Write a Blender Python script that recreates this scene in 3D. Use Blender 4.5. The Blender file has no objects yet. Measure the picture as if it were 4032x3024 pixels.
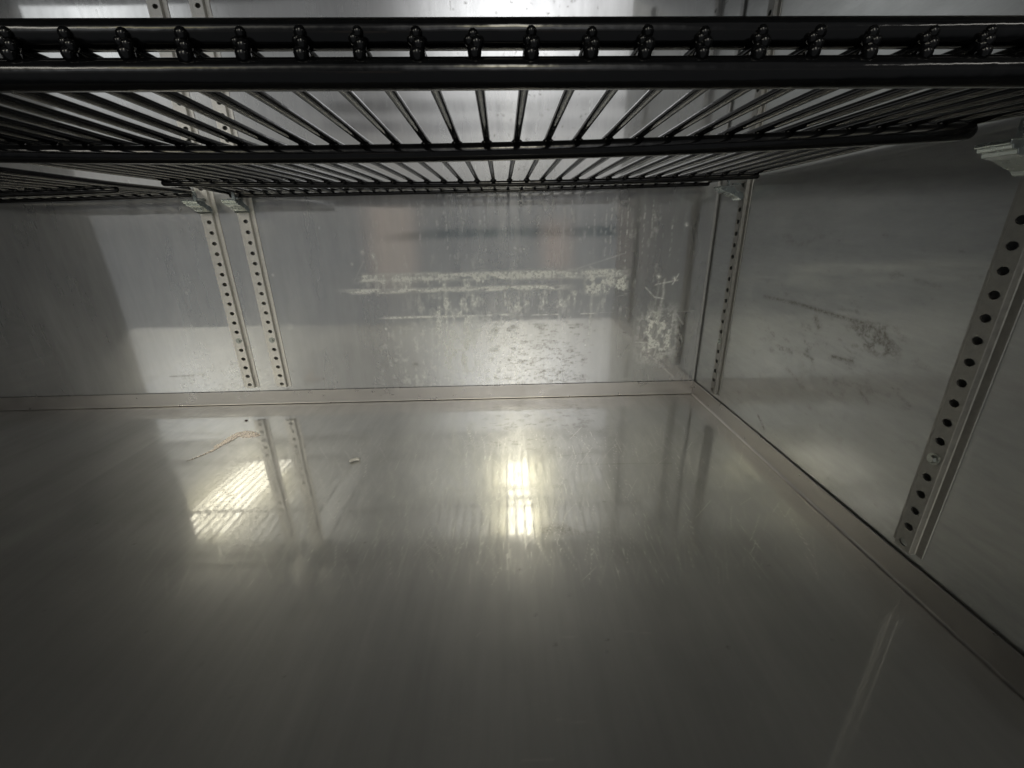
import bpy, bmesh, math, random
import numpy as np
from mathutils import Vector, Matrix

random.seed(7)
rng = np.random.default_rng(11)
SC = bpy.context.scene
COL = SC.collection
U = 0.0127            # one hole pitch of the shelf standards, in metres
H = 18.76             # lens height above the cabinet floor, in pitches


def P(x, y, z):       # pitches, z measured from the floor
    return Vector((x * U, y * U, z * U))


# ------------------------------------------------------------------ camera
cam_data = bpy.data.cameras.new('camera')
cam = bpy.data.objects.new('camera', cam_data)
COL.objects.link(cam)
cam_data.sensor_width = 36.0
cam_data.lens = 1694.1 / 4032 * 36.0
cam_data.clip_start = 0.005
cam_data.clip_end = 50
yaw, pitch, roll = 0.0064, 0.3577, -0.0224
fwd = Vector((math.sin(yaw) * math.cos(pitch), math.cos(yaw) * math.cos(pitch), -math.sin(pitch)))
rt = Vector((math.cos(yaw), -math.sin(yaw), 0))
up = rt.cross(fwd)
r2 = rt * math.cos(roll) + up * math.sin(roll)
u2 = -rt * math.sin(roll) + up * math.cos(roll)
M = Matrix((r2, u2, -fwd)).transposed().to_4x4()
M.translation = P(0, 0, H)
cam.matrix_world = M
SC.camera = cam

# ------------------------------------------------------------------ world (dim kitchen around the open cabinet)
world = bpy.data.worlds.new('World')
SC.world = world
world.use_nodes = True
wn = world.node_tree
wn.nodes.clear()


def wnode(t, **k):
    n = wn.nodes.new(t)
    for a, b in k.items():
        setattr(n, a, b)
    return n


def wmath(op, a, b=None, c=None):
    n = wnode('ShaderNodeMath', operation=op)
    for i, v in enumerate((a, b, c)):
        if v is None:
            continue
        if isinstance(v, (int, float)):
            n.inputs[i].default_value = v
        else:
            wn.links.new(v, n.inputs[i])
    return n.outputs[0]


def wstep(v, a, b):
    n = wnode('ShaderNodeMapRange', interpolation_type='SMOOTHSTEP')
    wn.links.new(v, n.inputs[0])
    n.inputs[1].default_value = a
    n.inputs[2].default_value = b
    return n.outputs[0]


tc = wnode('ShaderNodeTexCoord')
sx = wnode('ShaderNodeSeparateXYZ')
wn.links.new(tc.outputs['Generated'], sx.inputs[0])
wy = wmath('MAXIMUM', wmath('MULTIPLY', sx.outputs[1], -1.0), 0.001)
wa = wmath('DIVIDE', sx.outputs[0], wy)      # sideways slope of a direction out of the opening
wb = wmath('DIVIDE', sx.outputs[2], wy)      # upward slope
front = wstep(sx.outputs[1], 0.0, -0.05)


def patch(a0, a1, b0, b1, sa, sb):
    m = wmath('MULTIPLY', wstep(wa, a0 - sa, a0 + sa), wmath('SUBTRACT', 1.0, wstep(wa, a1 - sa, a1 + sa)))
    n = wmath('MULTIPLY', wstep(wb, b0 - sb, b0 + sb), wmath('SUBTRACT', 1.0, wstep(wb, b1 - sb, b1 + sb)))
    return wmath('MULTIPLY', wmath('MULTIPLY', m, n), front)


col_sock = None
# (a0,a1,b0,b1,softA,softB,colour,strength): wall behind the photographer, ceiling, counters, warm blobs; window and lamp glow painted in
PATCHES = [
    (-1.15, 1.1, -9, 0.04, .35, .08, (.94, .97, 1.0), 0.12),
    (-1.15, 1.1, 0.04, 0.16, .35, .06, (1, .97, .92), 0.17),
    (-1.15, 1.1, 0.16, 1.6, .35, .06, (.98, .98, 1.0), 0.12),
    (-.16, .32, 0.14, .60, .16, .12, (1, 1, 1), 0.46),
    (-1.05, -.50, 0.14, .60, .26, .14, (.97, 1, 1), 0.16),
    (-.10, .16, .30, .50, .14, .10, (.96, .97, 1.0), 2.0),
    (-.05, .09, .58, .90, .06, .07, (1, .90, .50), 5.4),
    (-.70, -.62, .56, .68, .08, .07, (1, .87, .40), 4.0),
    (-.80, -.72, .62, .74, .08, .07, (1, .87, .40), 4.0),
    (-.88, -.80, .68, .82, .08, .07, (1, .87, .40), 4.0),
    (-.90, -.62, .30, .50, .14, .10, (.95, .98, 1.0), 1.25),
    (-.22, .28, .56, .95, .18, .12, (1, .98, .93), 1.45),
    (-1.10, -.46, .54, .95, .16, .12, (1, .97, .86), 1.3),
    (-.30, -.20, -.12, .05, .03, .03, (1, .68, .46), 0.15),
    (.08, .15, -.10, .0, .025, .025, (1, .60, .38), 0.13),
    (-.26, .33, -.032, -.014, .03, .004, (.9, .8, .75), -0.17),
    (-.34, .40, .178, .198, .08, .004, (.95, .95, .90), -0.22),
    (-.34, .40, .214, .234, .08, .004, (.95, .95, .95), -0.28),
]
base = wnode('ShaderNodeRGB')
base.outputs[0].default_value = (.018, .020, .021, 1)
acc = base.outputs[0]
for a0, a1, b0, b1, sa, sb, c, s in PATCHES:
    m = patch(a0, a1, b0, b1, sa, sb)
    v = wnode('ShaderNodeVectorMath', operation='SCALE')
    v.inputs[0].default_value = c
    wn.links.new(wmath('MULTIPLY', m, s), v.inputs['Scale'])
    ad = wnode('ShaderNodeVectorMath', operation='ADD')
    wn.links.new(acc, ad.inputs[0])
    wn.links.new(v.outputs[0], ad.inputs[1])
    acc = ad.outputs[0]
bg = wnode('ShaderNodeBackground')
wn.links.new(acc, bg.inputs[0])
bg.inputs[1].default_value = 1.0
wo = wnode('ShaderNodeOutputWorld')
wn.links.new(bg.outputs[0], wo.inputs[0])


# ------------------------------------------------------------------ kitchen lamps
def lamp(name, x, y, z, sx_, sy_, radiance, colour, aim=None):
    d = bpy.data.lights.new(name, 'AREA')
    d.shape = 'RECTANGLE'
    d.size, d.size_y = sx_, sy_
    d.energy = radiance * math.pi * sx_ * sy_
    d.color = colour
    o = bpy.data.objects.new(name, d)
    COL.objects.link(o)
    o.location = (x, y, z)
    if aim:
        o.rotation_euler = (Vector(aim) - o.location).to_track_quat('-Z', 'Y').to_euler()
    return o


TGT = (0, .4, .2)
lamp('ceiling_lamp', 0.05, -1.78, 1.83, .20, 1.05, 8, (1, .96, .88))
lamp('ceiling_lamp', -2.28, -1.95, 1.83, .44, 1.05, 6, (1, .95, .84))
lamp('ceiling_lamp', 2.28, -1.78, 1.83, .22, 1.05, 6, (1, .96, .88))

SC.view_settings.view_transform = 'Standard'
SC.view_settings.look = 'None'
SC.view_settings.exposure = 0.42
SC.view_settings.gamma = 1.0
SC.render.engine = 'CYCLES'
cy = SC.cycles
cy.use_denoising = True
cy.max_bounces = 14
cy.glossy_bounces = 14
cy.diffuse_bounces = 4
cy.caustics_reflective = True
cy.blur_glossy = 0.0
cy.sample_clamp_indirect = 6.0


# ------------------------------------------------------------------ materials
def material(name):
    m = bpy.data.materials.new(name)
    m.use_nodes = True
    nt = m.node_tree
    b = nt.nodes['Principled BSDF']
    return m, nt, b


def nd(nt, t, **k):
    n = nt.nodes.new(t)
    for a, b in k.items():
        setattr(n, a, b)
    return n


def noise(nt, scale, stretch=(1, 1, 1), detail=3, rough=.5, loc=(0, 0, 0)):
    tcn = nd(nt, 'ShaderNodeTexCoord')
    mp = nd(nt, 'ShaderNodeMapping')
    mp.inputs['Scale'].default_value = stretch
    mp.inputs['Location'].default_value = loc
    nt.links.new(tcn.outputs['Object'], mp.inputs[0])
    n = nd(nt, 'ShaderNodeTexNoise')
    n.inputs['Scale'].default_value = scale
    n.inputs['Detail'].default_value = detail
    n.inputs['Roughness'].default_value = rough
    nt.links.new(mp.outputs[0], n.inputs['Vector'])
    return n.outputs[0]


def rng_map(nt, v, a, b, c, d):
    n = nd(nt, 'ShaderNodeMapRange')
    nt.links.new(v, n.inputs[0])
    for i, x in enumerate((a, b, c, d)):
        n.inputs[i + 1].default_value = x
    return n.outputs[0]


def mth(nt, op, a, b):
    n = nd(nt, 'ShaderNodeMath', operation=op)
    for i, v in enumerate((a, b)):
        if isinstance(v, (int, float)):
            n.inputs[i].default_value = v
        else:
            nt.links.new(v, n.inputs[i])
    return n.outputs[0]


def mix(nt, f, a, b):
    n = nd(nt, 'ShaderNodeMix', data_type='RGBA')
    if isinstance(f, (int, float)):
        n.inputs[0].default_value = f
    else:
        nt.links.new(f, n.inputs[0])
    for i, v in ((6, a), (7, b)):
        if isinstance(v, tuple):
            n.inputs[i].default_value = v + (1,)
        else:
            nt.links.new(v, n.inputs[i])
    return n.outputs[2]


def attr(nt, name):
    return nd(nt, 'ShaderNodeAttribute', attribute_name=name).outputs['Fac']


def steel_sheet(name, base, rough, grain, bump=.02, wave=.004, marks=True, haze=.32, haze_rough=.45, mid_rough=.20, smear=(0, 0, 1), mid=(.25, .8), aniso=1.0):
    """brushed stainless sheet; 'lime' = dried pale water marks, 'wear' = dull dark specks, 'scratch' = bright scratches"""
    m, nt, b = material(name)
    soft = tuple(max(g, .22) for g in grain)
    g1 = noise(nt, 900, grain, 2)
    g2 = noise(nt, 160, grain, 3)
    cl = noise(nt, 9, (1, 1, 1), 4, .6)
    col = mix(nt, rng_map(nt, g2, .3, .7, 0, 1), tuple(c * .96 for c in base), tuple(min(1, c * 1.03) for c in base))
    col = mix(nt, rng_map(nt, cl, .35, .7, 0, .5), col, tuple(c * .82 for c in base))
    r = mth(nt, 'ADD', rng_map(nt, g2, .3, .7, -.010, .012), rng_map(nt, cl, .3, .7, rough - .012, rough + .018))
    h = mth(nt, 'MULTIPLY', g1, 1.0)
    metal = 1.0
    if marks:
        lime, wear, scr = attr(nt, 'lime'), attr(nt, 'wear'), attr(nt, 'scratch')
        fine = rng_map(nt, noise(nt, 260, (1, 1, 1), 4, .7), .36, .56, .40, 1)
        lm = mth(nt, 'MULTIPLY', mth(nt, 'MULTIPLY', lime, fine), 1.0)
        col = mix(nt, lm, col, (.76, .77, .73))
        col = mix(nt, mth(nt, 'MULTIPLY', wear, rng_map(nt, noise(nt, 350, (1, 1, 1), 4, .75), .40, .60, .2, 1)), col, (.17, .155, .13))
        col = mix(nt, mth(nt, 'MULTIPLY', scr, .5), col, (.85, .84, .80))
        r = mth(nt, 'ADD', r, mth(nt, 'MULTIPLY', lm, .35))
        r = mth(nt, 'ADD', r, mth(nt, 'MULTIPLY', wear, .18))
        r = mth(nt, 'ADD', r, mth(nt, 'MULTIPLY', scr, .22))
        mt = mth(nt, 'SUBTRACT', 1.0, mth(nt, 'MULTIPLY', lm, .75))
        nt.links.new(mt, b.inputs['Metallic'])
        lime_metal = mt
    else:
        b.inputs['Metallic'].default_value = 1
    nt.links.new(col, b.inputs['Base Color'])
    nt.links.new(r, b.inputs['Roughness'])
    bp = nd(nt, 'ShaderNodeBump')
    bp.inputs['Strength'].default_value = 1
    bp.inputs['Distance'].default_value = bump * .001
    nt.links.new(h, bp.inputs['Height'])
    bp2 = nd(nt, 'ShaderNodeBump')
    bp2.inputs['Strength'].default_value = 1
    bp2.inputs['Distance'].default_value = wave
    nt.links.new(noise(nt, 5, (1, 1, 1), 1), bp2.inputs['Height'])
    nt.links.new(bp.outputs[0], bp2.inputs['Normal'])
    nt.links.new(bp2.outputs[0], b.inputs['Normal'])
    # a second, broad lobe: the fine grain scatters part of the reflection widely
    b2 = nd(nt, 'ShaderNodeBsdfPrincipled')
    b2.inputs['Metallic'].default_value = 1
    b2.inputs['Roughness'].default_value = haze_rough
    nt.links.new(col, b2.inputs['Base Color'])
    b3 = nd(nt, 'ShaderNodeBsdfPrincipled')
    b3.inputs['Metallic'].default_value = 1
    b3.inputs['Roughness'].default_value = mid_rough
    nt.links.new(col, b3.inputs['Base Color'])
    nt.links.new(bp2.outputs[0], b3.inputs['Normal'])
    tg = nd(nt, 'ShaderNodeCombineXYZ')
    for i in range(3):
        tg.inputs[i].default_value = smear[i]
    for bb, an in ((b, .3), (b3, aniso)):
        bb.inputs['Anisotropic'].default_value = an
        nt.links.new(tg.outputs[0], bb.inputs['Tangent'])
    if marks:
        nt.links.new(lime_metal, b2.inputs['Metallic'])
        nt.links.new(lime_metal, b3.inputs['Metallic'])
    m0 = nd(nt, 'ShaderNodeMixShader')
    nt.links.new(rng_map(nt, noise(nt, 55, soft, 6, .72), .36, .64, mid[0], mid[1]), m0.inputs[0])
    nt.links.new(b.outputs[0], m0.inputs[1])
    nt.links.new(b3.outputs[0], m0.inputs[2])
    mx = nd(nt, 'ShaderNodeMixShader')
    hz = rng_map(nt, noise(nt, 14, soft, 5, .65, (.3, .1, .7)), .3, .7, haze - .09, haze + .09)
    if marks:
        hz = mth(nt, 'MAXIMUM', hz, mth(nt, 'MULTIPLY', scr, .9))
        hz = mth(nt, 'MINIMUM', mth(nt, 'ADD', hz, mth(nt, 'MULTIPLY', attr(nt, 'dull'), .30)), .96)
    nt.links.new(hz, mx.inputs[0])
    nt.links.new(m0.outputs[0], mx.inputs[1])
    nt.links.new(b2.outputs[0], mx.inputs[2])
    nt.links.new(mx.outputs[0], nt.nodes['Material Output'].inputs[0])
    return m


M_BACK = steel_sheet('back_wall_steel', (.62, .62, .61), .042, (1, 1, .04), .0012, .0009, haze=.27, mid=(.15, .48), mid_rough=.17)
M_SIDE = steel_sheet('side_wall_steel', (.57, .58, .575), .09, (1, .04, 1), .004, .0012, haze=.27, mid_rough=.28, smear=(0, 1, 0), mid=(.42, .62))
M_FLOOR = steel_sheet('floor_steel', (.62, .62, .61), .045, (1, .05, 1), .0010, .0009, haze=.42, smear=(0, 1, 0), mid=(.15, .55), aniso=.8, mid_rough=.22)
M_PLAIN = steel_sheet('plain_steel', (.36, .36, .35), .3, (1, .1, 1), .01, .001, marks=False, haze=.6, haze_rough=.6)



def simple(name, base, rough, metal=1.0, var=.12, nscale=300, bump=0.0, bscale=200, coat=0):
    m, nt, b = material(name)
    n = noise(nt, nscale, (1, 1, 1), 4, .6)
    col = mix(nt, rng_map(nt, n, .3, .7, 0, 1), tuple(c * (1 - var) for c in base), tuple(min(1, c * (1 + var)) for c in base))
    nt.links.new(col, b.inputs['Base Color'])
    nt.links.new(rng_map(nt, n, .3, .7, rough - .04, rough + .06), b.inputs['Roughness'])
    b.inputs['Metallic'].default_value = metal
    if name.startswith('black'):
        b.inputs['IOR'].default_value = 1.37
    if coat:
        b.inputs['Coat Weight'].default_value = coat
        b.inputs['Coat Roughness'].default_value = .12
    if bump:
        bp = nd(nt, 'ShaderNodeBump')
        bp.inputs['Strength'].default_value = 1
        bp.inputs['Distance'].default_value = bump
        nt.links.new(noise(nt, bscale, (1, 1, 1), 2), bp.inputs['Height'])
        nt.links.new(bp.outputs[0], b.inputs['Normal'])
    return m


M_RIM = simple('rim_steel', (.45, .43, .41), .30, 1.0, .03, 60)
M_BLACK = simple('black_coated_wire', (.003, .003, .0033), .10, 0.0, .2, 200, .00018, 130)
M_ALU = simple('standard_metal', (.76, .735, .68), .42, 1.0, .07, 500, .00004, 900)
M_ALU_SHADE = simple('shaded_standard_metal', (.33, .325, .305), .48, 1.0, .10, 300)  # same strip metal, darkened: shade on the right-wall strips put into the colour
M_ZINC = simple('zinc_clip', (.40, .44, .43), .24, 1.0, .12, 200)
M_SCREW = simple('screw_steel', (.42, .44, .41), .33, 1.0, .15, 900)
M_GAP_SHADE = simple('dark_gap', (.012, .010, .010), .7, 0.0)  # near-black colour standing in for the shade inside the rim gap
M_CRUMB = simple('pale_crumb', (.62, .60, .54), .6, 0.0, .12, 700, .0002, 900)
M_SPILL = simple('dried_brown_film', (.54, .47, .41), .26, .7, .18, 300, .0001, 700)
M_SPECK = simple('dark_speck', (.05, .02, .015), .6, 0.0)


# ------------------------------------------------------------------ mesh helpers
def link(name, mesh, mat, parent=None, smooth=True):
    o = bpy.data.objects.new(name, mesh)
    COL.objects.link(o)
    if mat and not mesh.materials:
        mesh.materials.append(mat)
    if smooth:
        mesh.polygons.foreach_set('use_smooth', [True] * len(mesh.polygons))
    if parent:
        o.parent = parent
    return o


def tag(o, label=None, cat=None, group=None, kind=None):
    for k, v in (('label', label), ('category', cat), ('group', group), ('kind', kind)):
        if v:
            o[k] = v
    return o


def empty(name, loc):
    o = bpy.data.objects.new(name, None)
    o.empty_display_size = .01
    COL.objects.link(o)
    o.location = loc
    return o


def mesh_from(name, verts, faces):
    me = bpy.data.meshes.new(name)
    me.from_pydata([tuple(v) for v in verts], [], faces)
    me.update()
    return me


def tube(verts, faces, pts, r, n=12, round_ends=True):
    """append a round bar along pts (Vectors, metres) with radius r"""
    pts = [Vector(p) for p in pts]
    rad = [r] * len(pts)
    if round_ends:
        d0 = (pts[1] - pts[0]).normalized()
        d1 = (pts[-1] - pts[-2]).normalized()
        pre, post = [], []
        for k in (0, 1, 2):
            a = math.radians(8 + k * 34)
            pre.append((pts[0] - d0 * r * (1 - math.sin(a)) * -1, r * math.sin(a)))
        pre = [(pts[0] + d0 * r * (1 - math.cos(math.radians(a))), r * math.sin(math.radians(a))) for a in (6, 35, 62)]
        post = [(pts[-1] - d1 * r * (1 - math.cos(math.radians(a))), r * math.sin(math.radians(a))) for a in (62, 35, 6)]
        mid0, mid1 = pts[0] + d0 * r, pts[-1] - d1 * r
        seq = pre + [(mid0, r)] + [(p, r) for p in pts[1:-1]] + [(mid1, r)] + post
    else:
        seq = [(p, r) for p in pts]
    base = len(verts)
    P_ = [s[0] for s in seq]
    for i, (p, rr) in enumerate(seq):
        t = (P_[min(i + 1, len(P_) - 1)] - P_[max(i - 1, 0)])
        t.normalize()
        ref = Vector((0, 0, 1)) if abs(t.z) < .8 else Vector((1, 0, 0))
        a = t.cross(ref).normalized()
        b = t.cross(a).normalized()
        for k in range(n):
            th = 2 * math.pi * k / n
            verts.append(p + (a * math.cos(th) + b * math.sin(th)) * rr)
    for i in range(len(seq) - 1):
        for k in range(n):
            k2 = (k + 1) % n
            faces.append((base + i * n + k, base + i * n + k2, base + (i + 1) * n + k2, base + (i + 1) * n + k))
    faces.append(tuple(base + k for k in range(n)))
    faces.append(tuple(base + (len(seq) - 1) * n + k for k in range(n))[::-1])


def bar(name, pts, r, mat, parent, n=12):
    v, f = [], []
    off = parent.location if parent else Vector()
    tube(v, f, [Vector(p) - off for p in pts], r, n)
    me = mesh_from(name, v, f)
    return link(name, me, mat, parent)


def ico(v, f, c, r, sz=(1, 1, 1)):
    bm = bmesh.new()
    bmesh.ops.create_icosphere(bm, subdivisions=2, radius=r)
    b = len(v)
    for q in bm.verts:
        v.append(Vector((q.co.x * sz[0], q.co.y * sz[1], q.co.z * sz[2])) + Vector(c))
    for q in bm.faces:
        f.append(tuple(b + x.index for x in q.verts))
    bm.free()


def extrude_profile(name, prof, a, b, along, mat, parent=None, closed=True, smooth=False, bevel=0):
    """prof: list of (p,q) pitch coords; swept from a to b along axis given by function along(t,p,q)->Vector"""
    v = [along(a, p, q) for p, q in prof] + [along(b, p, q) for p, q in prof]
    n = len(prof)
    f = [(i, (i + 1) % n, n + (i + 1) % n, n + i) for i in range(n if closed else n - 1)]
    if closed:
        f += [tuple(range(n))[::-1], tuple(range(n, 2 * n))]
    me = mesh_from(name, v, f)
    o = link(name, me, mat, parent, smooth)
    if bevel:
        md = o.modifiers.new('bevel', 'BEVEL')
        md.width = bevel
        md.segments = 2
        md.limit_method = 'ANGLE'
    return o


# ------------------------------------------------------------------ sheet grids with wear maps
def smooth_noise(nu, nv, cu, cv, seed):
    """value noise on an nu x nv lattice with cu x cv cells, bilinear/smoothstep"""
    r = np.random.default_rng(seed)
    g = r.random((int(cu) + 2, int(cv) + 2))
    a = np.linspace(0, cu, nu)
    b = np.linspace(0, cv, nv)
    ia, ib = np.minimum(a.astype(int), int(cu)), np.minimum(b.astype(int), int(cv))
    fa, fb = a - ia, b - ib
    fa, fb = fa * fa * (3 - 2 * fa), fb * fb * (3 - 2 * fb)
    fa, fb = fa[:, None], fb[None, :]
    return (g[ia][:, ib] * (1 - fa) * (1 - fb) + g[ia + 1][:, ib] * fa * (1 - fb)
            + g[ia][:, ib + 1] * (1 - fa) * fb + g[ia + 1][:, ib + 1] * fa * fb)


class Sheet:
    """raster wear maps over a rectangle (pitches) with cell d"""

    def __init__(s, u0, u1, v0, v1, d):
        s.u = np.arange(u0, u1 + d * .5, d)
        s.v = np.arange(v0, v1 + d * .5, d)
        s.d = d
        s.m = {k: np.zeros((len(s.u), len(s.v))) for k in ('lime', 'wear', 'scratch', 'dull')}

    def fbm(s, su, sv, seed, oct_=3):
        W, Hh = s.u[-1] - s.u[0], s.v[-1] - s.v[0]
        t, a, n = 0, 1.0, 0
        for k in range(oct_):
            t = t + a * smooth_noise(len(s.u), len(s.v), max(1, W / su * 2 ** k), max(1, Hh / sv * 2 ** k), seed + k)
            n += a
            a *= .55
        return t / n

    def win(s, u0, u1, v0, v1, su, sv):
        f = lambda x, a, b, w: np.clip((x - a) / w + .5, 0, 1) * np.clip((b - x) / w + .5, 0, 1)
        return f(s.u, u0, u1, su)[:, None] * f(s.v, v0, v1, sv)[None, :]

    def add(s, k, arr):
        s.m[k] = np.maximum(s.m[k], np.clip(arr, 0, 1))

    def stroke(s, k, pts, w, val, taper=True):
        pts = np.array(pts, float)
        for a, b in zip(pts[:-1], pts[1:]):
            lo, hi = np.minimum(a, b) - 2.5 * w - s.d, np.maximum(a, b) + 2.5 * w + s.d
            i0, i1 = np.searchsorted(s.u, (lo[0], hi[0]))
            j0, j1 = np.searchsorted(s.v, (lo[1], hi[1]))
            if i1 <= i0 or j1 <= j0:
                continue
            uu, vv = s.u[i0:i1, None], s.v[None, j0:j1]
            ab = b - a
            L = ab @ ab + 1e-9
            t = np.clip(((uu - a[0]) * ab[0] + (vv - a[1]) * ab[1]) / L, 0, 1)
            dd = np.hypot(uu - a[0] - t * ab[0], vv - a[1] - t * ab[1])
            q = val * np.exp(-(dd / w) ** 2)
            sub = s.m[k][i0:i1, j0:j1]
            np.maximum(sub, q, out=sub)

    def build(s, name, ulim, vlim, place, mat, extra=None):
        """place(u,v)->(x,y,z) arrays in pitches; ulim/vlim: full extent beyond the fine area"""
        ue = [x for x in ulim if x < s.u[0] or x > s.u[-1]]
        ve = [x for x in vlim if x < s.v[0] or x > s.v[-1]]
        lu, lv = [x for x in ue if x < s.u[0]], [x for x in ve if x < s.v[0]]
        ru, rv = [x for x in ue if x > s.u[-1]], [x for x in ve if x > s.v[-1]]
        u = np.concatenate([lu, s.u, ru])
        v = np.concatenate([lv, s.v, rv])
        nu, nv = len(u), len(v)
        X, Y, Z = place(u[:, None] + 0 * v[None], 0 * u[:, None] + v[None])
        co = np.stack([X, Y, Z], -1).reshape(-1, 3) * U
        i = np.arange((nu - 1) * (nv - 1))
        a = (i // (nv - 1)) * nv + i % (nv - 1)
        fc = np.stack([a, a + nv, a + nv + 1, a + 1], -1)
        me = bpy.data.meshes.new(name)
        me.vertices.add(len(co))
        me.vertices.foreach_set('co', co.ravel())
        me.loops.add(len(fc) * 4)
        me.loops.foreach_set('vertex_index', fc.ravel().astype(np.int32))
        me.polygons.add(len(fc))
        me.polygons.foreach_set('loop_start', (np.arange(len(fc)) * 4).astype(np.int32))
        me.polygons.foreach_set('loop_total', np.full(len(fc), 4, np.int32))
        me.update(calc_edges=True)
        for k, arr in s.m.items():
            full = np.pad(arr, ((len(lu), len(ru)), (len(lv), len(rv))))
            at = me.attributes.new(k, 'FLOAT', 'POINT')
            at.data.foreach_set('value', full.ravel().astype(np.float32))
        return link(name, me, mat)


XR, YB = 21.06, 45.78        # right wall and back wall planes
XL, YF, ZT = -76.0, 6.0, 52.5
CR = .30                     # bend radius of the back corner

# ---- back wall
w = Sheet(-38, 19.5, 1.3, 37.5, .09)
uu, vv = w.u[:, None], w.v[None, :]
n1 = w.fbm(1.6, .35, 1)       # horizontal smears
n2 = w.fbm(.35, 1.6, 5)       # vertical smears
n3 = w.fbm(.5, .5, 9, 4)
n4 = w.fbm(5, 5, 15, 2)


def thr(a, lo, hi):
    return np.clip((a - lo) / (hi - lo), 0, 1)


yline = 13.75 + .02 * np.sin(uu * .8)
band = lambda c, h: np.exp(-((vv - c) / h) ** 4)
w.add('lime', w.win(-15.4, 12.3, 12, 15, 1.5, .1) * band(13.70, .46) * thr(n1 * .6 + n2 * .4, .30, .50) * 1.0)
w.add('lime', w.win(-16.8, 6.2, 11.5, 13, 2.5, .1) * band(12.38, .28) * thr(n1, .32, .52) * .95)
w.add('lime', w.win(-14.8, -1.5, 12.2, 13.6, 2, .3) * thr(n3 * .5 + n2 * .5, .46, .62) * .85)
w.add('lime', w.win(8.2, 12.6, 11.5, 13.7, .5, .6) * thr(n3, .42, .52) * 1.0)
w.add('lime', w.win(-13.4, 0, 9.2, 9.9, 2, .1) * band(9.55 + 0 * uu, .14) * thr(n1, .32, .5) * .9)
w.add('lime', w.win(2, 19.0, 9.2, 9.9, 3, .1) * band(9.52 + 0 * uu, .06) * thr(n1, .50, .6) * .9)
w.add('lime', w.win(-8.2, -3.6, 3.0, 12.3, 2.0, 3) * thr(n2 * .55 + n3 * .45, .45, .58) * .95)
w.add('lime', w.win(-10, 13, 9.8, 12.3, 3, 1.2) * thr(n2 * .6 + n3 * .4, .50, .66) * .75)
w.add('lime', w.win(14.4, 18.2, 4.2, 9.6, 1.6, 2.5) * thr(n3 * .6 + n2 * .4, .45, .58) * .95)
w.add('lime', w.win(-13, 1, 1.6, 9, 4, 2) * thr(n3 * .6 + n2 * .4, .50, .64) * .65)
w.add('lime', w.win(-14, 17, 10, 21, 4, 2) * thr(n3 * .4 + n2 * .6, .62, .76) * .35)
for x0, z0, z1, k in ((-6.45, 4.2, 12.2, .8), (-13.5, 12.0, 15.4, .5), (16.5, 4.6, 12.9, .6), (5.6, 9, 20, .22), (9.0, 7, 13, .45), (15.9, 5, 13, .3)):
    pts = [(x0 - (12 - z) * .04 + .07 * math.sin(z * 3.1 + x0), z) for z in np.linspace(z0, z1, 14)]
    w.stroke('lime', pts, .13, k)
for x0, z0, z1 in ((-8.6, 18.6, 20.9), (-5.9, 16.3, 20.8), (-4.4, 17.8, 20.5), (-2.1, 18.2, 20.6), (6.6, 18, 20.7), (10.1, 15.2, 20.9),
                   (10.6, 17.2, 20.8), (11.6, 14.8, 20.5), (12.2, 14.2, 20.8), (13.9, 15.1, 20.2), (14.7, 17, 20.6), (16.8, 15, 19), (8.9, 17.9, 19.4)):
    z = z1
    while z > z0:      # broken drips
        L = random.uniform(.1, .7)
        w.stroke('lime', [(x0 + random.uniform(-.05, .05), z), (x0 + random.uniform(-.06, .06), z - L)], random.uniform(.035, .08), random.uniform(.25, .7))
        z -= L + random.uniform(.1, .6)
for x0, z0, r, k in ((-14.62, 16.31, .16, .8), (-13.54, 15.97, .22, .9), (-15.82, 15.2, .12, .7), (18.15, 18.3, .16, .95), (15.82, 13.3, .22, .95),
                     (-2.1, 16.3, .13, .6), (.9, 16.4, .12, .7), (1.8, 16.3, .1, .7), (-13.2, 8.4, .12, .8), (-11.6, 8.5, .1, .7), (-23.4, 8.9, .3, .4),
                     (17.5, 13, .18, .9), (16.2, 4.3, .12, .8), (12.2, 14.2, .14, .7), (-28.6, 15.3, .1, .4), (-24.1, 14.3, .12, .5), (7.5, 17.1, .12, .5)):
    w.stroke('lime', [(x0, z0), (x0 + .05, z0 - r * .5)], r, k)
for a, b, k in (((7.3, 14.2), (12.0, 15.6), .45), ((8.6, 14.4), (9.6, 13.8), .8), ((15.6, 12.4), (17.9, 12.8), .8), ((17.4, 12.4), (17.9, 13.4), .9),
                ((14.6, 12.1), (15.6, 11.1), .7), ((15.6, 11.1), (16.6, 10.9), .85), ((18.0, 9.5), (19.0, 8.1), .5), ((18.8, 7), (19.2, 6.1), .5),
                ((-15.8, 13.5), (-14.6, 15.4), .3), ((14.0, 6.2), (16.0, 6.1), .7)):
    w.stroke('lime', [a, b], .07, k)
for _ in range(150):
    x0, z0 = random.gauss(0, 9), random.uniform(2, 20)
    if -19 < x0 < 19:
        w.stroke('lime', [(x0, z0), (x0, z0 + random.uniform(0, .12))], random.uniform(.03, .07), random.uniform(.15, .55))
w.add('wear', w.win(-1.4, 10, 1.6, 8.9, 3.0, 2.4) * thr(n1 * .6 + n3 * .4, .58, .68) * .75)
w.add('wear', w.win(0, 7.5, 1.6, 6.5, 3.0, 2.4) * thr(w.fbm(.45, .22, 33, 3), .60, .72) * .8)
for _ in range(150):
    x0, z0 = random.gauss(4, 3.2), random.uniform(1.5, 8.5)
    L = random.uniform(.05, .55)
    w.stroke('wear', [(x0, z0), (x0 + L, z0 + random.uniform(-.05, .05))], random.uniform(.04, .09), random.uniform(.3, .9))
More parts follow.
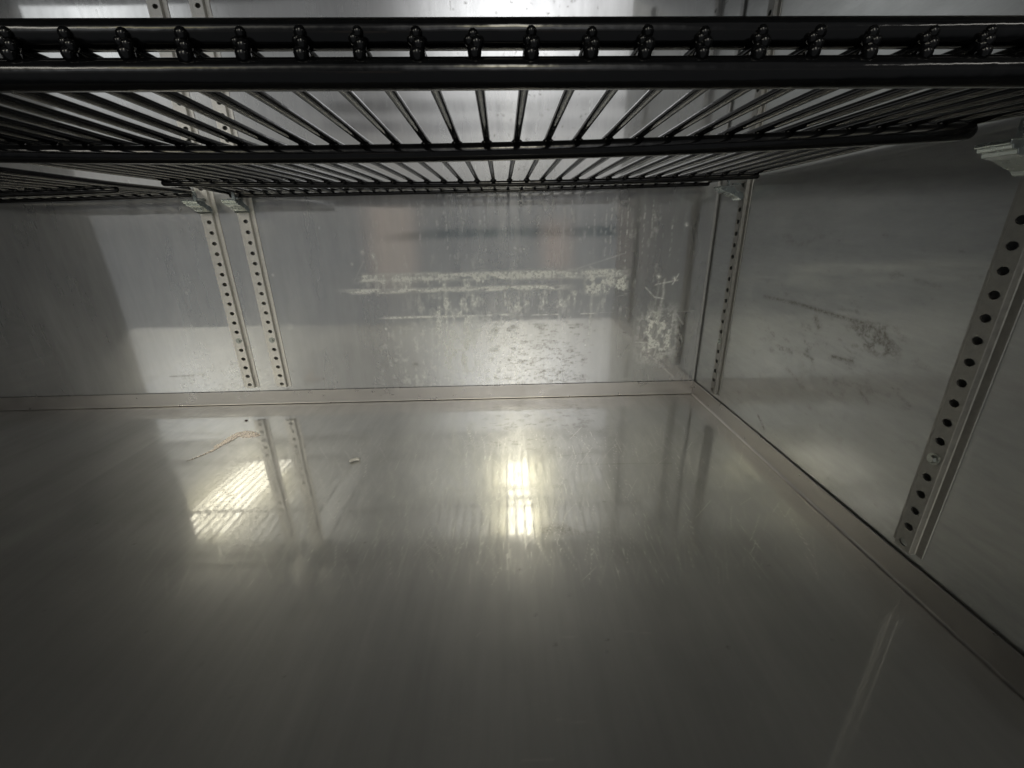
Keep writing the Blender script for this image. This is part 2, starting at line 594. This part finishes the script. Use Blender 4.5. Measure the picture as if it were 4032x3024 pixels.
for _ in range(300):
    x0, z0 = random.uniform(-37, -24), random.uniform(1.5, 8)
    w.stroke('wear', [(x0, z0), (x0 + random.uniform(0, .12), z0)], random.uniform(.04, .08), random.uniform(.2, .6) * (.35 if z0 > 5 else 1))
for _ in range(260):
    x0, z0 = random.gauss(3.5, 3.5), random.uniform(22, 37)
    w.stroke('wear', [(x0, z0), (x0 + random.uniform(-.1, .2), z0 - random.uniform(0, .15))], random.uniform(.04, .08), random.uniform(.2, .8))
for _ in range(120):
    x0, z0 = random.uniform(-36, 18), random.uniform(22, 37)
    w.stroke('lime', [(x0, z0), (x0, z0 - random.uniform(.1, .8))], .05, random.uniform(.1, .35))
w.stroke('wear', [(-37.9, 3.55), (-35.2, 3.6)], .06, .8)
w.add('lime', w.win(-36.5, -27, 1.5, 4.6, 2, 1.8) * thr(w.fbm(.8, .5, 41, 4), .52, .66) * .4)
back = w.build('back_wall', [XL, -60, -48, XR - CR], [0, .6, 40, ZT], lambda a, b: (a, 0 * a + YB, b), M_BACK)
tag(back, 'brushed stainless steel back wall streaked with pale dried water marks', kind='structure')
# bend between back and right wall
v, f = [], []
NB = 8
for k in range(NB + 1):
    a = math.pi / 2 * k / NB
    for z in (0, ZT):
        v.append(P(XR - CR + CR * math.sin(a), YB - CR + CR * math.cos(a), z))
for k in range(NB):
    f.append((2 * k, 2 * k + 1, 2 * k + 3, 2 * k + 2))
link('corner_bend', mesh_from('corner_bend', v, f), M_PLAIN, back)

# ---- right wall
w = Sheet(17.0, 45.3, 1.3, 21.0, .10)
n3 = w.fbm(.8, .4, 61, 4)
n1 = w.fbm(2.0, .5, 65, 3)
w.add('wear', w.win(22.2, 25.8, 11.2, 13.0, 1.2, .8) * thr(n3, .50, .62) * .75)
w.add('wear', w.win(24, 35, 8.6, 10.8, 4, 1.2) * thr(n3, .60, .70) * .5)
w.add('wear', w.win(22, 31, 6, 9.5, 4, 2) * thr(n1 * .5 + n3 * .5, .58, .70) * .25)
w.add('wear', w.win(19, 42, 3, 19, 6, 4) * thr(w.fbm(1.3, .6, 71, 4), .68, .78) * .3)
w.stroke('wear', [(35.3, 12.70), (31, 12.85), (27.3, 12.77), (24.5, 12.75), (23.2, 12.5), (22.6, 11.9), (22.9, 11.4)], .13, .8)
for a, b, r, k in (((28.9, 12.2), (28.3, 11.7), .22, .7), ((29.2, 9.6), (28.2, 9.5), .10, .7), ((26.6, 10.2), (24.9, 10.35), .11, .8), ((33.0, 3.0), (31.9, 2.35), .12, .9),
                   ((30.7, 8.0), (29.3, 7.6), .12, .5), ((20.5, 9.3), (21.8, 9.8), .10, .35), ((24, 9.0), (23.0, 8.4), .12, .5), ((33.7, 17.0), (32.9, 17.1), .08, .5), ((21, 15.4), (22.4, 15.6), .12, .3)):
    w.stroke('wear', [a, b], r, k)
for _ in range(140):
    y0, z0 = random.uniform(18, 43), random.uniform(2, 18)
    w.stroke('wear', [(y0, z0), (y0 + random.uniform(0, .3), z0)], random.uniform(.04, .08), random.uniform(.1, .4))
right = w.build('right_wall', [YF, 12, YB - CR], [0, .6, 22, 30, 40, ZT], lambda a, b: (0 * a + XR, a, b), M_SIDE)
tag(right, 'dull brushed steel right side wall with grey scuff marks', kind='structure')

# ---- floor
w = Sheet(-34.0, 20.9, 8.0, 45.5, .105)
for _ in range(1500):           # wiping scratches, mostly running towards the door, slightly curved
    x0, y0 = random.gauss(1, 10), random.uniform(18, 36)
    a = random.gauss(math.radians(90 - (x0 * 1.2)), .24)
    L = random.uniform(.5, 3.2)
    c = random.gauss(0, .05)
    pts = []
    x, y = x0, y0
    for k in range(6):
        pts.append((x, y))
        x += math.cos(a) * L / 5
        y += math.sin(a) * L / 5
        a += c / 3
    w.stroke('scratch', pts, random.uniform(.035, .055), random.uniform(.15, .7))
for _ in range(200):
    x0, y0 = random.uniform(-30, 20), random.uniform(9, 44)
    a = random.uniform(0, 6.3)
    L = random.uniform(.3, 2)
    w.stroke('scratch', [(x0, y0), (x0 + L * math.cos(a), y0 + L * math.sin(a))], .035, random.uniform(.05, .25))
for a, b in (((-1.9, 15.3), (-1.75, 15.5)), ((1.6, 11.45), (3.0, 11.3)), ((.1, 10.1), (1.3, 10.1)), ((5.2, 15.4), (6.6, 15.2)), ((2.1, 15.2), (2.9, 15.1)),
             ((.2, 24.6), (2.4, 28.4)), ((-2.2, 27.5), (.1, 31)), ((3.2, 32.8), (5.4, 31.0)), ((9.2, 26), (8.6, 29))):
    w.stroke('scratch', [a, b], .045, .5)
n3 = w.fbm(1.1, 1.1, 81, 4)
w.add('wear', w.win(-3, 9, 33.5, 43.5, 4, 2) * thr(w.fbm(.7, .45, 91, 3), .62, .72) * .5)
w.add('wear', w.win(-1, 5.5, 22.4, 23.4, 3, .6) * thr(n3, .45, .6) * .5)
w.add('wear', w.win(-1, 5.5, 27.3, 28.2, 3, .5) * thr(n3, .45, .6) * .4)
w.stroke('wear', [(5.4, 30.9), (8, 30.8), (13.2, 30.7)], .05, .55)
w.stroke('wear', [(4, 32.2), (7, 32.8)], .10, .35)
w.stroke('wear', [(-22.2, 28.5), (-21.2, 27.6), (-21.0, 27.9)], .10, .5)
for _ in range(90):
    x0, y0 = random.uniform(-32, 19), random.uniform(12, 44)
    w.stroke('wear', [(x0, y0), (x0 + .05, y0)], random.uniform(.04, .09), random.uniform(.2, .7))
# the front of the floor is rubbed dull by things sliding in and out
rub = w.fbm(6, 6, 97, 3)
w.add('dull', np.clip((27.0 + 4 * (rub - .5) - w.v[None, :]) / 11.0, 0, 1) + 0 * w.u[:, None] + np.clip((w.u[:, None] - 12) / 9, 0, 1) * np.clip((36 - w.v[None, :]) / 10, 0, 1) * .5)
w.m['dull'][:, 0] = 1.0
w.m['dull'][0, :] = 0.2
floor = w.build('floor', [XL, -60, -45, XR], [YF - 2, YB], lambda a, b: (a, b, 0 * a), M_FLOOR)
tag(floor, 'scratched brushed stainless steel cabinet floor with upturned rim', kind='structure')

# rim of the floor pan: bent up along the walls, a dark gap behind it
RH = 1.56
TO = .17       # face of the rim in front of the wall
TH = .07
prof = [(0, -.02), (-.16, .004), (-.10, .014), (-.045, .05), (-.01, .11), (0, .2), (0, RH - .05), (.015, RH - .012), (.035, RH), (.055, RH - .012), (TH, RH - .05), (TH, -.02)]


def rim(name, a, b, fn, lab):
    o = extrude_profile(name, prof, a, b, fn, M_RIM, floor)
    o['label'] = lab
    return o


rim('rim', XL + .2, XR - TO - .012, lambda t, p, q: P(t, YB - TO + p, q), 'upturned steel rim along the back wall')
rim('rim', YF, YB - TO - .012, lambda t, p, q: P(XR - TO + p, t, q), 'upturned steel rim along the right wall')
v = [P(XL + .2, YB - TO + TH, RH - .10), P(XR - .02, YB - TO + TH, RH - .10), P(XR - .02, YB - .005, RH - .10), P(XL + .2, YB - .005, RH - .10)]
link('gap_shade', mesh_from('gap_shade', v, [(0, 1, 2, 3)]), M_GAP_SHADE, floor, False)  # dark strip added so the narrow gap reads as shaded
v = [P(XR - TO + TH, YF, RH - .10), P(XR - .005, YF, RH - .10), P(XR - .005, YB - .2, RH - .10), P(XR - TO + TH, YB - .2, RH - .10)]
link('gap_shade', mesh_from('gap_shade', v, [(0, 1, 2, 3)]), M_GAP_SHADE, floor, False)

# ---- walls the photo only shows in reflection
v = [P(XL, YF, 0), P(XL, YB, 0), P(XL, YB, ZT), P(XL, YF, ZT)]
tag(link('left_wall', mesh_from('left_wall', v, [(0, 1, 2, 3)]), M_PLAIN, None, False), 'plain steel left side wall far down the cabinet', kind='structure')
v = [P(XL, YF, ZT), P(XR, YF, ZT), P(XR, YB, ZT), P(XL, YB, ZT)]
tag(link('ceiling', mesh_from('ceiling', v, [(0, 1, 2, 3)]), M_PLAIN, None, False), 'plain steel cabinet ceiling', kind='structure')


# ------------------------------------------------------------------ shelf standards
def hexhole(cx, cz):
    pts = []
    for k in range(12):
        a = 2 * math.pi * k / 12
        pts.append((cx + .255 * math.cos(a) * (1 if k % 6 == 0 else .93), cz + .19 * math.sin(a)))
    return pts


def standard_mesh(n_holes, z_first):
    """channel in local coords: p across, d out of the wall, z up from the lowest hole = z_first pitches"""
    v, f = [], []
    FW, D = .43, .36

    def V(p, d, z):
        v.append(Vector((p * U, -d * U, z * U)))
        return len(v) - 1
    zb, zt = z_first - .38, z_first + n_holes - .5
    cells = [(zb if i == 0 else z_first + i - .5, z_first + i + .5, z_first + i) for i in range(n_holes)]
    for z0, z1, zc in cells:
        hp = hexhole(0, zc)
        outer = []
        for (x, z) in hp:
            dx, dz = x, z - zc
            sx_ = FW / abs(dx) if abs(dx) > 1e-6 else 1e9
            hz = (z1 - zc) if dz > 0 else (zc - z0)
            sz_ = hz / abs(dz) if abs(dz) > 1e-6 else 1e9
            t = min(sx_, sz_)
            outer.append((dx * t, zc + dz * t))
        # force corners
        best = {}
        for cxn, czn in ((FW, z1), (-FW, z1), (-FW, z0), (FW, z0)):
            k = min(range(12), key=lambda i: math.hypot(outer[i][0] - cxn, outer[i][1] - czn) + (10 if i in best.values() else 0))
            outer[k] = (cxn, czn)
            best[(cxn, czn)] = k
        oi = [V(x, D, z) for x, z in outer]
        ii = [V(x, D, z) for x, z in hp]
        bi = [V(x, D - .09, z) for x, z in hp]
        for k in range(12):
            k2 = (k + 1) % 12
            f.append((oi[k], oi[k2], ii[k2], ii[k]))
            f.append((ii[k], ii[k2], bi[k2], bi[k]))
    z0, z1 = cells[0][0], cells[-1][1]
    for s in (-1, 1):
        pr = [(FW * s, D), ((FW + .025) * s, D - .02), ((FW + .04) * s, .09), ((FW + .075) * s, .055), ((FW + .43) * s, .05), ((FW + .45) * s, .0)]
        ids = [(V(p, d, z0), V(p, d, z1)) for p, d in pr]
        for a, b in zip(ids[:-1], ids[1:]):
            f.append((a[0], b[0], b[1], a[1]))
        # cut ends (sheet thickness)
        t = [(FW * s, D), ((FW + .04) * s, .055), ((FW - .03) * s, .055), ((FW - .05) * s, D - .06)]
        for z in (z0,):
            ids = [V(p, d, z) for p, d in t]
            f.append(tuple(ids))
    ids = [V(p, d, z0) for p, d in ((-FW, D), (FW, D), (FW, D - .06), (-FW, D - .06))]
    f.append(tuple(ids))
    me = mesh_from('channel', v, f)
    bm = bmesh.new()
    bm.from_mesh(me)
    bmesh.ops.remove_doubles(bm, verts=bm.verts, dist=1e-6)
    bmesh.ops.recalc_face_normals(bm, faces=bm.faces)
    bm.to_mesh(me)
    bm.free()
    me.materials.append(M_ALU)
    return me


def screw_mesh():
    bm = bmesh.new()
    bmesh.ops.create_cone(bm, cap_ends=True, segments=20, radius1=.30 * U, radius2=.30 * U, depth=.06 * U, matrix=Matrix.Translation((0, 0, .03 * U)))
    bmesh.ops.create_cone(bm, cap_ends=True, segments=6, radius1=.20 * U, radius2=.17 * U, depth=.14 * U, matrix=Matrix.Translation((0, 0, .13 * U)))
    bmesh.ops.rotate(bm, verts=bm.verts, matrix=Matrix.Rotation(math.radians(90), 3, 'X'))
    me = bpy.data.meshes.new('screw')
    bm.to_mesh(me)
    bm.free()
    me.materials.append(M_SCREW)
    return me


Z0 = H - 16.30
CH = standard_mesh(44, 0)
SW = screw_mesh()


CH_SHADE = CH.copy()
CH_SHADE.materials.clear()
CH_SHADE.materials.append(M_ALU_SHADE)


def standard(x, y, rz, label, grp):
    o = empty('shelf_standard', P(x, y, Z0))
    o.rotation_euler.z = rz
    tag(o, label, 'shelf standard', grp)
    c = bpy.data.objects.new('channel', CH_SHADE if rz else CH)
    COL.objects.link(c)
    c.parent = o
    c['label'] = 'perforated metal channel with a row of hexagonal holes'
    for k in (5, 30):
        s = bpy.data.objects.new('screw', SW)
        COL.objects.link(s)
        s.parent = o
        s.location = (0, -.355 * U, (k + .05) * U)
        s.rotation_euler.y = random.random()
    return o


R90 = math.radians(90)
G = 'perforated shelf standards'
standard(-29.0, YB - .004, 0, 'left one of the two close perforated metal strips on the back wall', G)
standard(-25.43, YB - .004, 0, 'right one of the two close perforated metal strips on the back wall', G)
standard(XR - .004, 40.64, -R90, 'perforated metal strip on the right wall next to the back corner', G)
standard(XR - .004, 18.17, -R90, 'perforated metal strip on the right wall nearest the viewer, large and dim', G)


# ------------------------------------------------------------------ shelf clips
def clip_meshes():
    """zinc clip: local o = out of the wall (-y), p across, z from the tongue top"""
    out = {}
    prof = [(2.65, .0), (1.30, .0), (1.12, -.06), (1.0, -.24), (.82, -.36), (.45, -.44), (.16, -.56), (.0, -.80), (.0, -1.0), (.22, -1.18), (.36, -1.14), (.5, -1.0),
            (.95, -.84), (1.6, -.58), (2.15, -.50), (2.2, -.34), (2.45, -.32), (2.5, -.18), (2.65, -.16)]
    T = .06

    def solid(name, polys):
        v, f = [], []
        for pl, p0, p1 in polys:
            n = len(pl)
            b = len(v)
            for pp in (p0, p1):
                for o_, z in pl:
                    v.append(Vector((pp * U, -o_ * .82 * U, z * U)))
            f.append(tuple(range(b, b + n)))
            f.append(tuple(range(b + n, b + 2 * n))[::-1])
            for i in range(n):
                j = (i + 1) % n
                f.append((b + i, b + n + i, b + n + j, b + j))
        me = mesh_from(name, v, f)
        bm = bmesh.new()
        bm.from_mesh(me)
        bmesh.ops.recalc_face_normals(bm, faces=bm.faces)
        bm.to_mesh(me)
        bm.free()
        me.materials.append(M_ZINC)
        return me
    HW = .66
    body = [(prof, -HW, HW)]
    out['body'] = solid('clip_body', body)
    out['finger'] = solid('finger', [([(1.62, .01), (1.62, .72), (1.58, .80), (1.50, .80), (1.46, .72), (1.46, .01)], -.04, .24)])
    out['hook'] = solid('hook', [([(.95, .20), (-.02, .20), (-.02, .10), (.95, .10)], -.20, .20)])
    return out


CM = clip_meshes()


def clip(x, y, z, rz, label):
    o = empty('shelf_clip', P(x, y, z))
    o.rotation_euler.z = rz
    tag(o, label, 'shelf clip', 'zinc shelf clips under the wire shelf')
    for nm, key in (('clip_body', 'body'), ('finger', 'finger'), ('hook', 'hook')):
        c = bpy.data.objects.new(nm, CM[key])
        if not CM[key].polygons[0].use_smooth and key == 'body':
            md = c.modifiers.new('bevel', 'BEVEL')
            md.width = .03 * U
            md.segments = 2
        COL.objects.link(c)
        c.parent = o
    return o


DL = .36
clip(-29.0, YB - DL - .02, H + 2.62, 0, 'zinc clip atop the left strip of the close pair on the back wall')
clip(-25.43, YB - DL - .02, H + 2.62, 0, 'zinc clip atop the right strip of the close pair, upright finger against the shelf')
clip(XR - DL - .02, 40.9, H + 2.62, -R90, 'zinc clip under the rear right corner of the wire shelf')
clip(XR - DL - .02, 18.2, H + 2.50, -R90, 'large zinc clip at the right edge of the picture')


# ------------------------------------------------------------------ wire shelf
def zfront(x): return -.0135 * x
def zm1(x): return .0026 * x + .00085 * x * x
def zm2(x): return -.0049 * x + .00062 * x * x
def zbk(x): return .004 * x + .0002 * x * x


def xs(x, y): return x - .0096 * (y - 11.7)     # the shelf sits very slightly askew


def shelf():
    o = empty('wire_shelf', P(-3, 11.7, H + 3.3))
    tag(o, 'black coated wire shelf spanning the top of the picture above the clips', 'wire shelf', 'black wire shelves')
    XA, XB = -25.75, 19.85
    n = 24

    def rail(lab, y, zc, zf, r, x0=XA, x1=XB, nn=16, name='rail', curl=0):
        pts = []
        for i in range(n + 1):
            x = x0 + (x1 - x0) * i / n
            pts.append(P(xs(x, y), y, H + zc + zf(x)))
        q = bar(name, pts, r * U, M_BLACK, o, nn)
        q['label'] = lab
        return q
    rail('lower front rail', 11.72, 3.21, zfront, .32, XA - .2, XB + .2, 24)
    rail('upper front rail', 11.86, 4.00, zfront, .30, XA - .1, XB + .1, 24)
    rail('front crossbar under the wires', 20.4, 2.84, zm1, .355, XA - .1, XB + .05)
    rail('rear crossbar under the wires', 36.4, 2.86, zm2, .22, XA - .1, XB + .05)
    rail('lower back rail', 44.75, 2.93, zbk, .17)
    rail('upper back rail', 44.85, 3.50, zbk, .22)

    def heights(x):
        return [(11.45, 3.21 + .32 + .135 + zfront(x)), (14.5, 3.56 + .7 * zfront(x) + .3 * zm1(x)), (20.4, 2.82 + .32 + .14 + zm1(x)),
                (28, 3.25 + .5 * zm1(x) + .5 * zm2(x)), (36.4, 2.86 + .22 + .14 + zm2(x)), (44.8, 2.93 + .17 + .12 + zbk(x))]

    def ipts(x, y1=44.95, y0=11.45):
        h = heights(x)
        ys, zs = [a for a, b in h], [b for a, b in h]
        out = []
        for i in range(29):
            y = y0 + (y1 - y0) * i / 28
            # smooth interpolation
            k = max(0, min(len(ys) - 2, sum(1 for q in ys[1:-1] if y > q)))
            t = min(1, max(0, (y - ys[k]) / (ys[k + 1] - ys[k])))
            out.append(P(xs(x, y), y, H + zs[k] * (1 - t) + zs[k + 1] * t))
        return out
    for x, lab in ((XA, 'left side rod'), (XB, 'right side rod')):
        q = bar('side_rod', ipts(x, 44.95, 11.6), .21 * U, M_BLACK, o, 12)
        q['label'] = lab
    for k in range(-20, 15):
        x = .66 + 1.27 * k + random.uniform(-.02, .02)
        if x < XA + .7 or x > XB - .7:
            continue
        pts = ipts(x)
        p0 = pts[0]
        v, f = [], []
        off = o.location
        j = random.uniform(-.03, .03) * U
        tube(v, f, [p - off for p in pts], .148 * U, 10)
        # dips of coating where the wire meets the rails
        y = 11.72
        zw = p0.z
        # beads of coating on the welded wire end
        for dx_, y_, dz_, r_ in ((.03, 11.58, .25, .14), (-.07, 11.57, .13, .12), (.06, 11.55, .05, .15), (0, 11.55, -.12, .17)):
            ico(v, f, Vector((p0.x + j + (dx_ + random.uniform(-.03, .03)) * U, y_ * U, zw + (dz_ + random.uniform(-.03, .03)) * U)) - off, r_ * U * random.uniform(.9, 1.1))
        for yy, q, rr in ((20.4, .17, 0), (36.4, .15, 0)):
            hh = dict((a, b) for a, b in heights(x))[yy]
            ico(v, f, P(xs(x, yy), yy, H + hh - .13) - off, .20 * U, (1.25, .9, .75))
        me = mesh_from('wire', v, f)
        link('wire', me, M_BLACK, o)
    return o


s1 = shelf()
s2 = s1.copy()
COL.objects.link(s2)
s2['label'] = 'second black wire shelf, at the far left edge beyond the close pair of strips'
s2.location = s1.location + Vector((-49.1 * U, 0, 0))
for ch in list(s1.children):
    c = ch.copy()
    COL.objects.link(c)
    c.parent = s2


# ------------------------------------------------------------------ small things on the floor
# pale crumb
v, f = [], []
pts = [P(-13.72, 32.05, .12), P(-13.52, 32.30, .17), P(-13.2, 32.42, .17), P(-12.92, 32.36, .15)]
tube(v, f, pts, .13 * U, 14)
cr = link('crumb', mesh_from('crumb', v, f), M_CRUMB)
md = cr.modifiers.new('sub', 'SUBSURF')
md.levels = md.render_levels = 1
tag(cr, 'small pale curved crumb lying on the steel floor', 'crumb')

# dried brown smear: closed thin film
SM = [(-28.2, 33.0), (-27.9, 33.5), (-27.5, 34.15), (-27.1, 35.1), (-27.5, 35.6), (-27.28, 36.1), (-27.2, 37.0), (-27.15, 37.8), (-26.9, 38.45), (-26.2, 38.7), (-25.5, 38.6),
      (-25.0, 38.3), (-24.5, 37.95), (-24.25, 37.7), (-24.34, 37.5), (-25.15, 37.25), (-25.75, 37.3), (-26.2, 37.5), (-26.35, 37.1), (-26.45, 36.5), (-26.75, 35.9), (-26.8, 35.3), (-26.95, 34.7), (-27.4, 34.0), (-27.9, 33.3)]
v = []
n = len(SM)
cxs, cys = sum(a for a, b in SM) / n, sum(b for a, b in SM) / n
fine = []
for i in range(n):       # ragged edge
    a, b = Vector(SM[i]), Vector(SM[(i + 1) % n])
    for k in range(4):
        q = a.lerp(b, k / 4)
        fine.append((q.x + random.uniform(-.035, .035), q.y + random.uniform(-.035, .035)))
bm = bmesh.new()
vs = [bm.verts.new(P(x, y, .006)) for x, y in fine]
fc = bm.faces.new(vs)
if fc.normal.z < 0:
    fc.normal_flip()
bmesh.ops.extrude_face_region(bm, geom=[fc])
for q in vs:
    q.co.z = .002 * U
for q in bm.verts:
    if q not in vs:
        q.co.z = .03 * U
bmesh.ops.triangulate(bm, faces=[q for q in bm.faces if len(q.verts) > 4])
bmesh.ops.recalc_face_normals(bm, faces=bm.faces)
me = bpy.data.meshes.new('dried_smear')
bm.to_mesh(me)
bm.free()
sp = link('dried_smear', me, M_SPILL, None, False)
tag(sp, 'thin curving brown dried smear on the floor below the pair of strips', 'smear')

v, f = [], []
ico(v, f, P(-27.6, 41.2, .05), .13 * U, (1.3, .8, .5))
tag(link('food_speck', mesh_from('food_speck', v, f), M_SPECK), 'tiny dark speck on the floor behind the brown smear', 'speck')
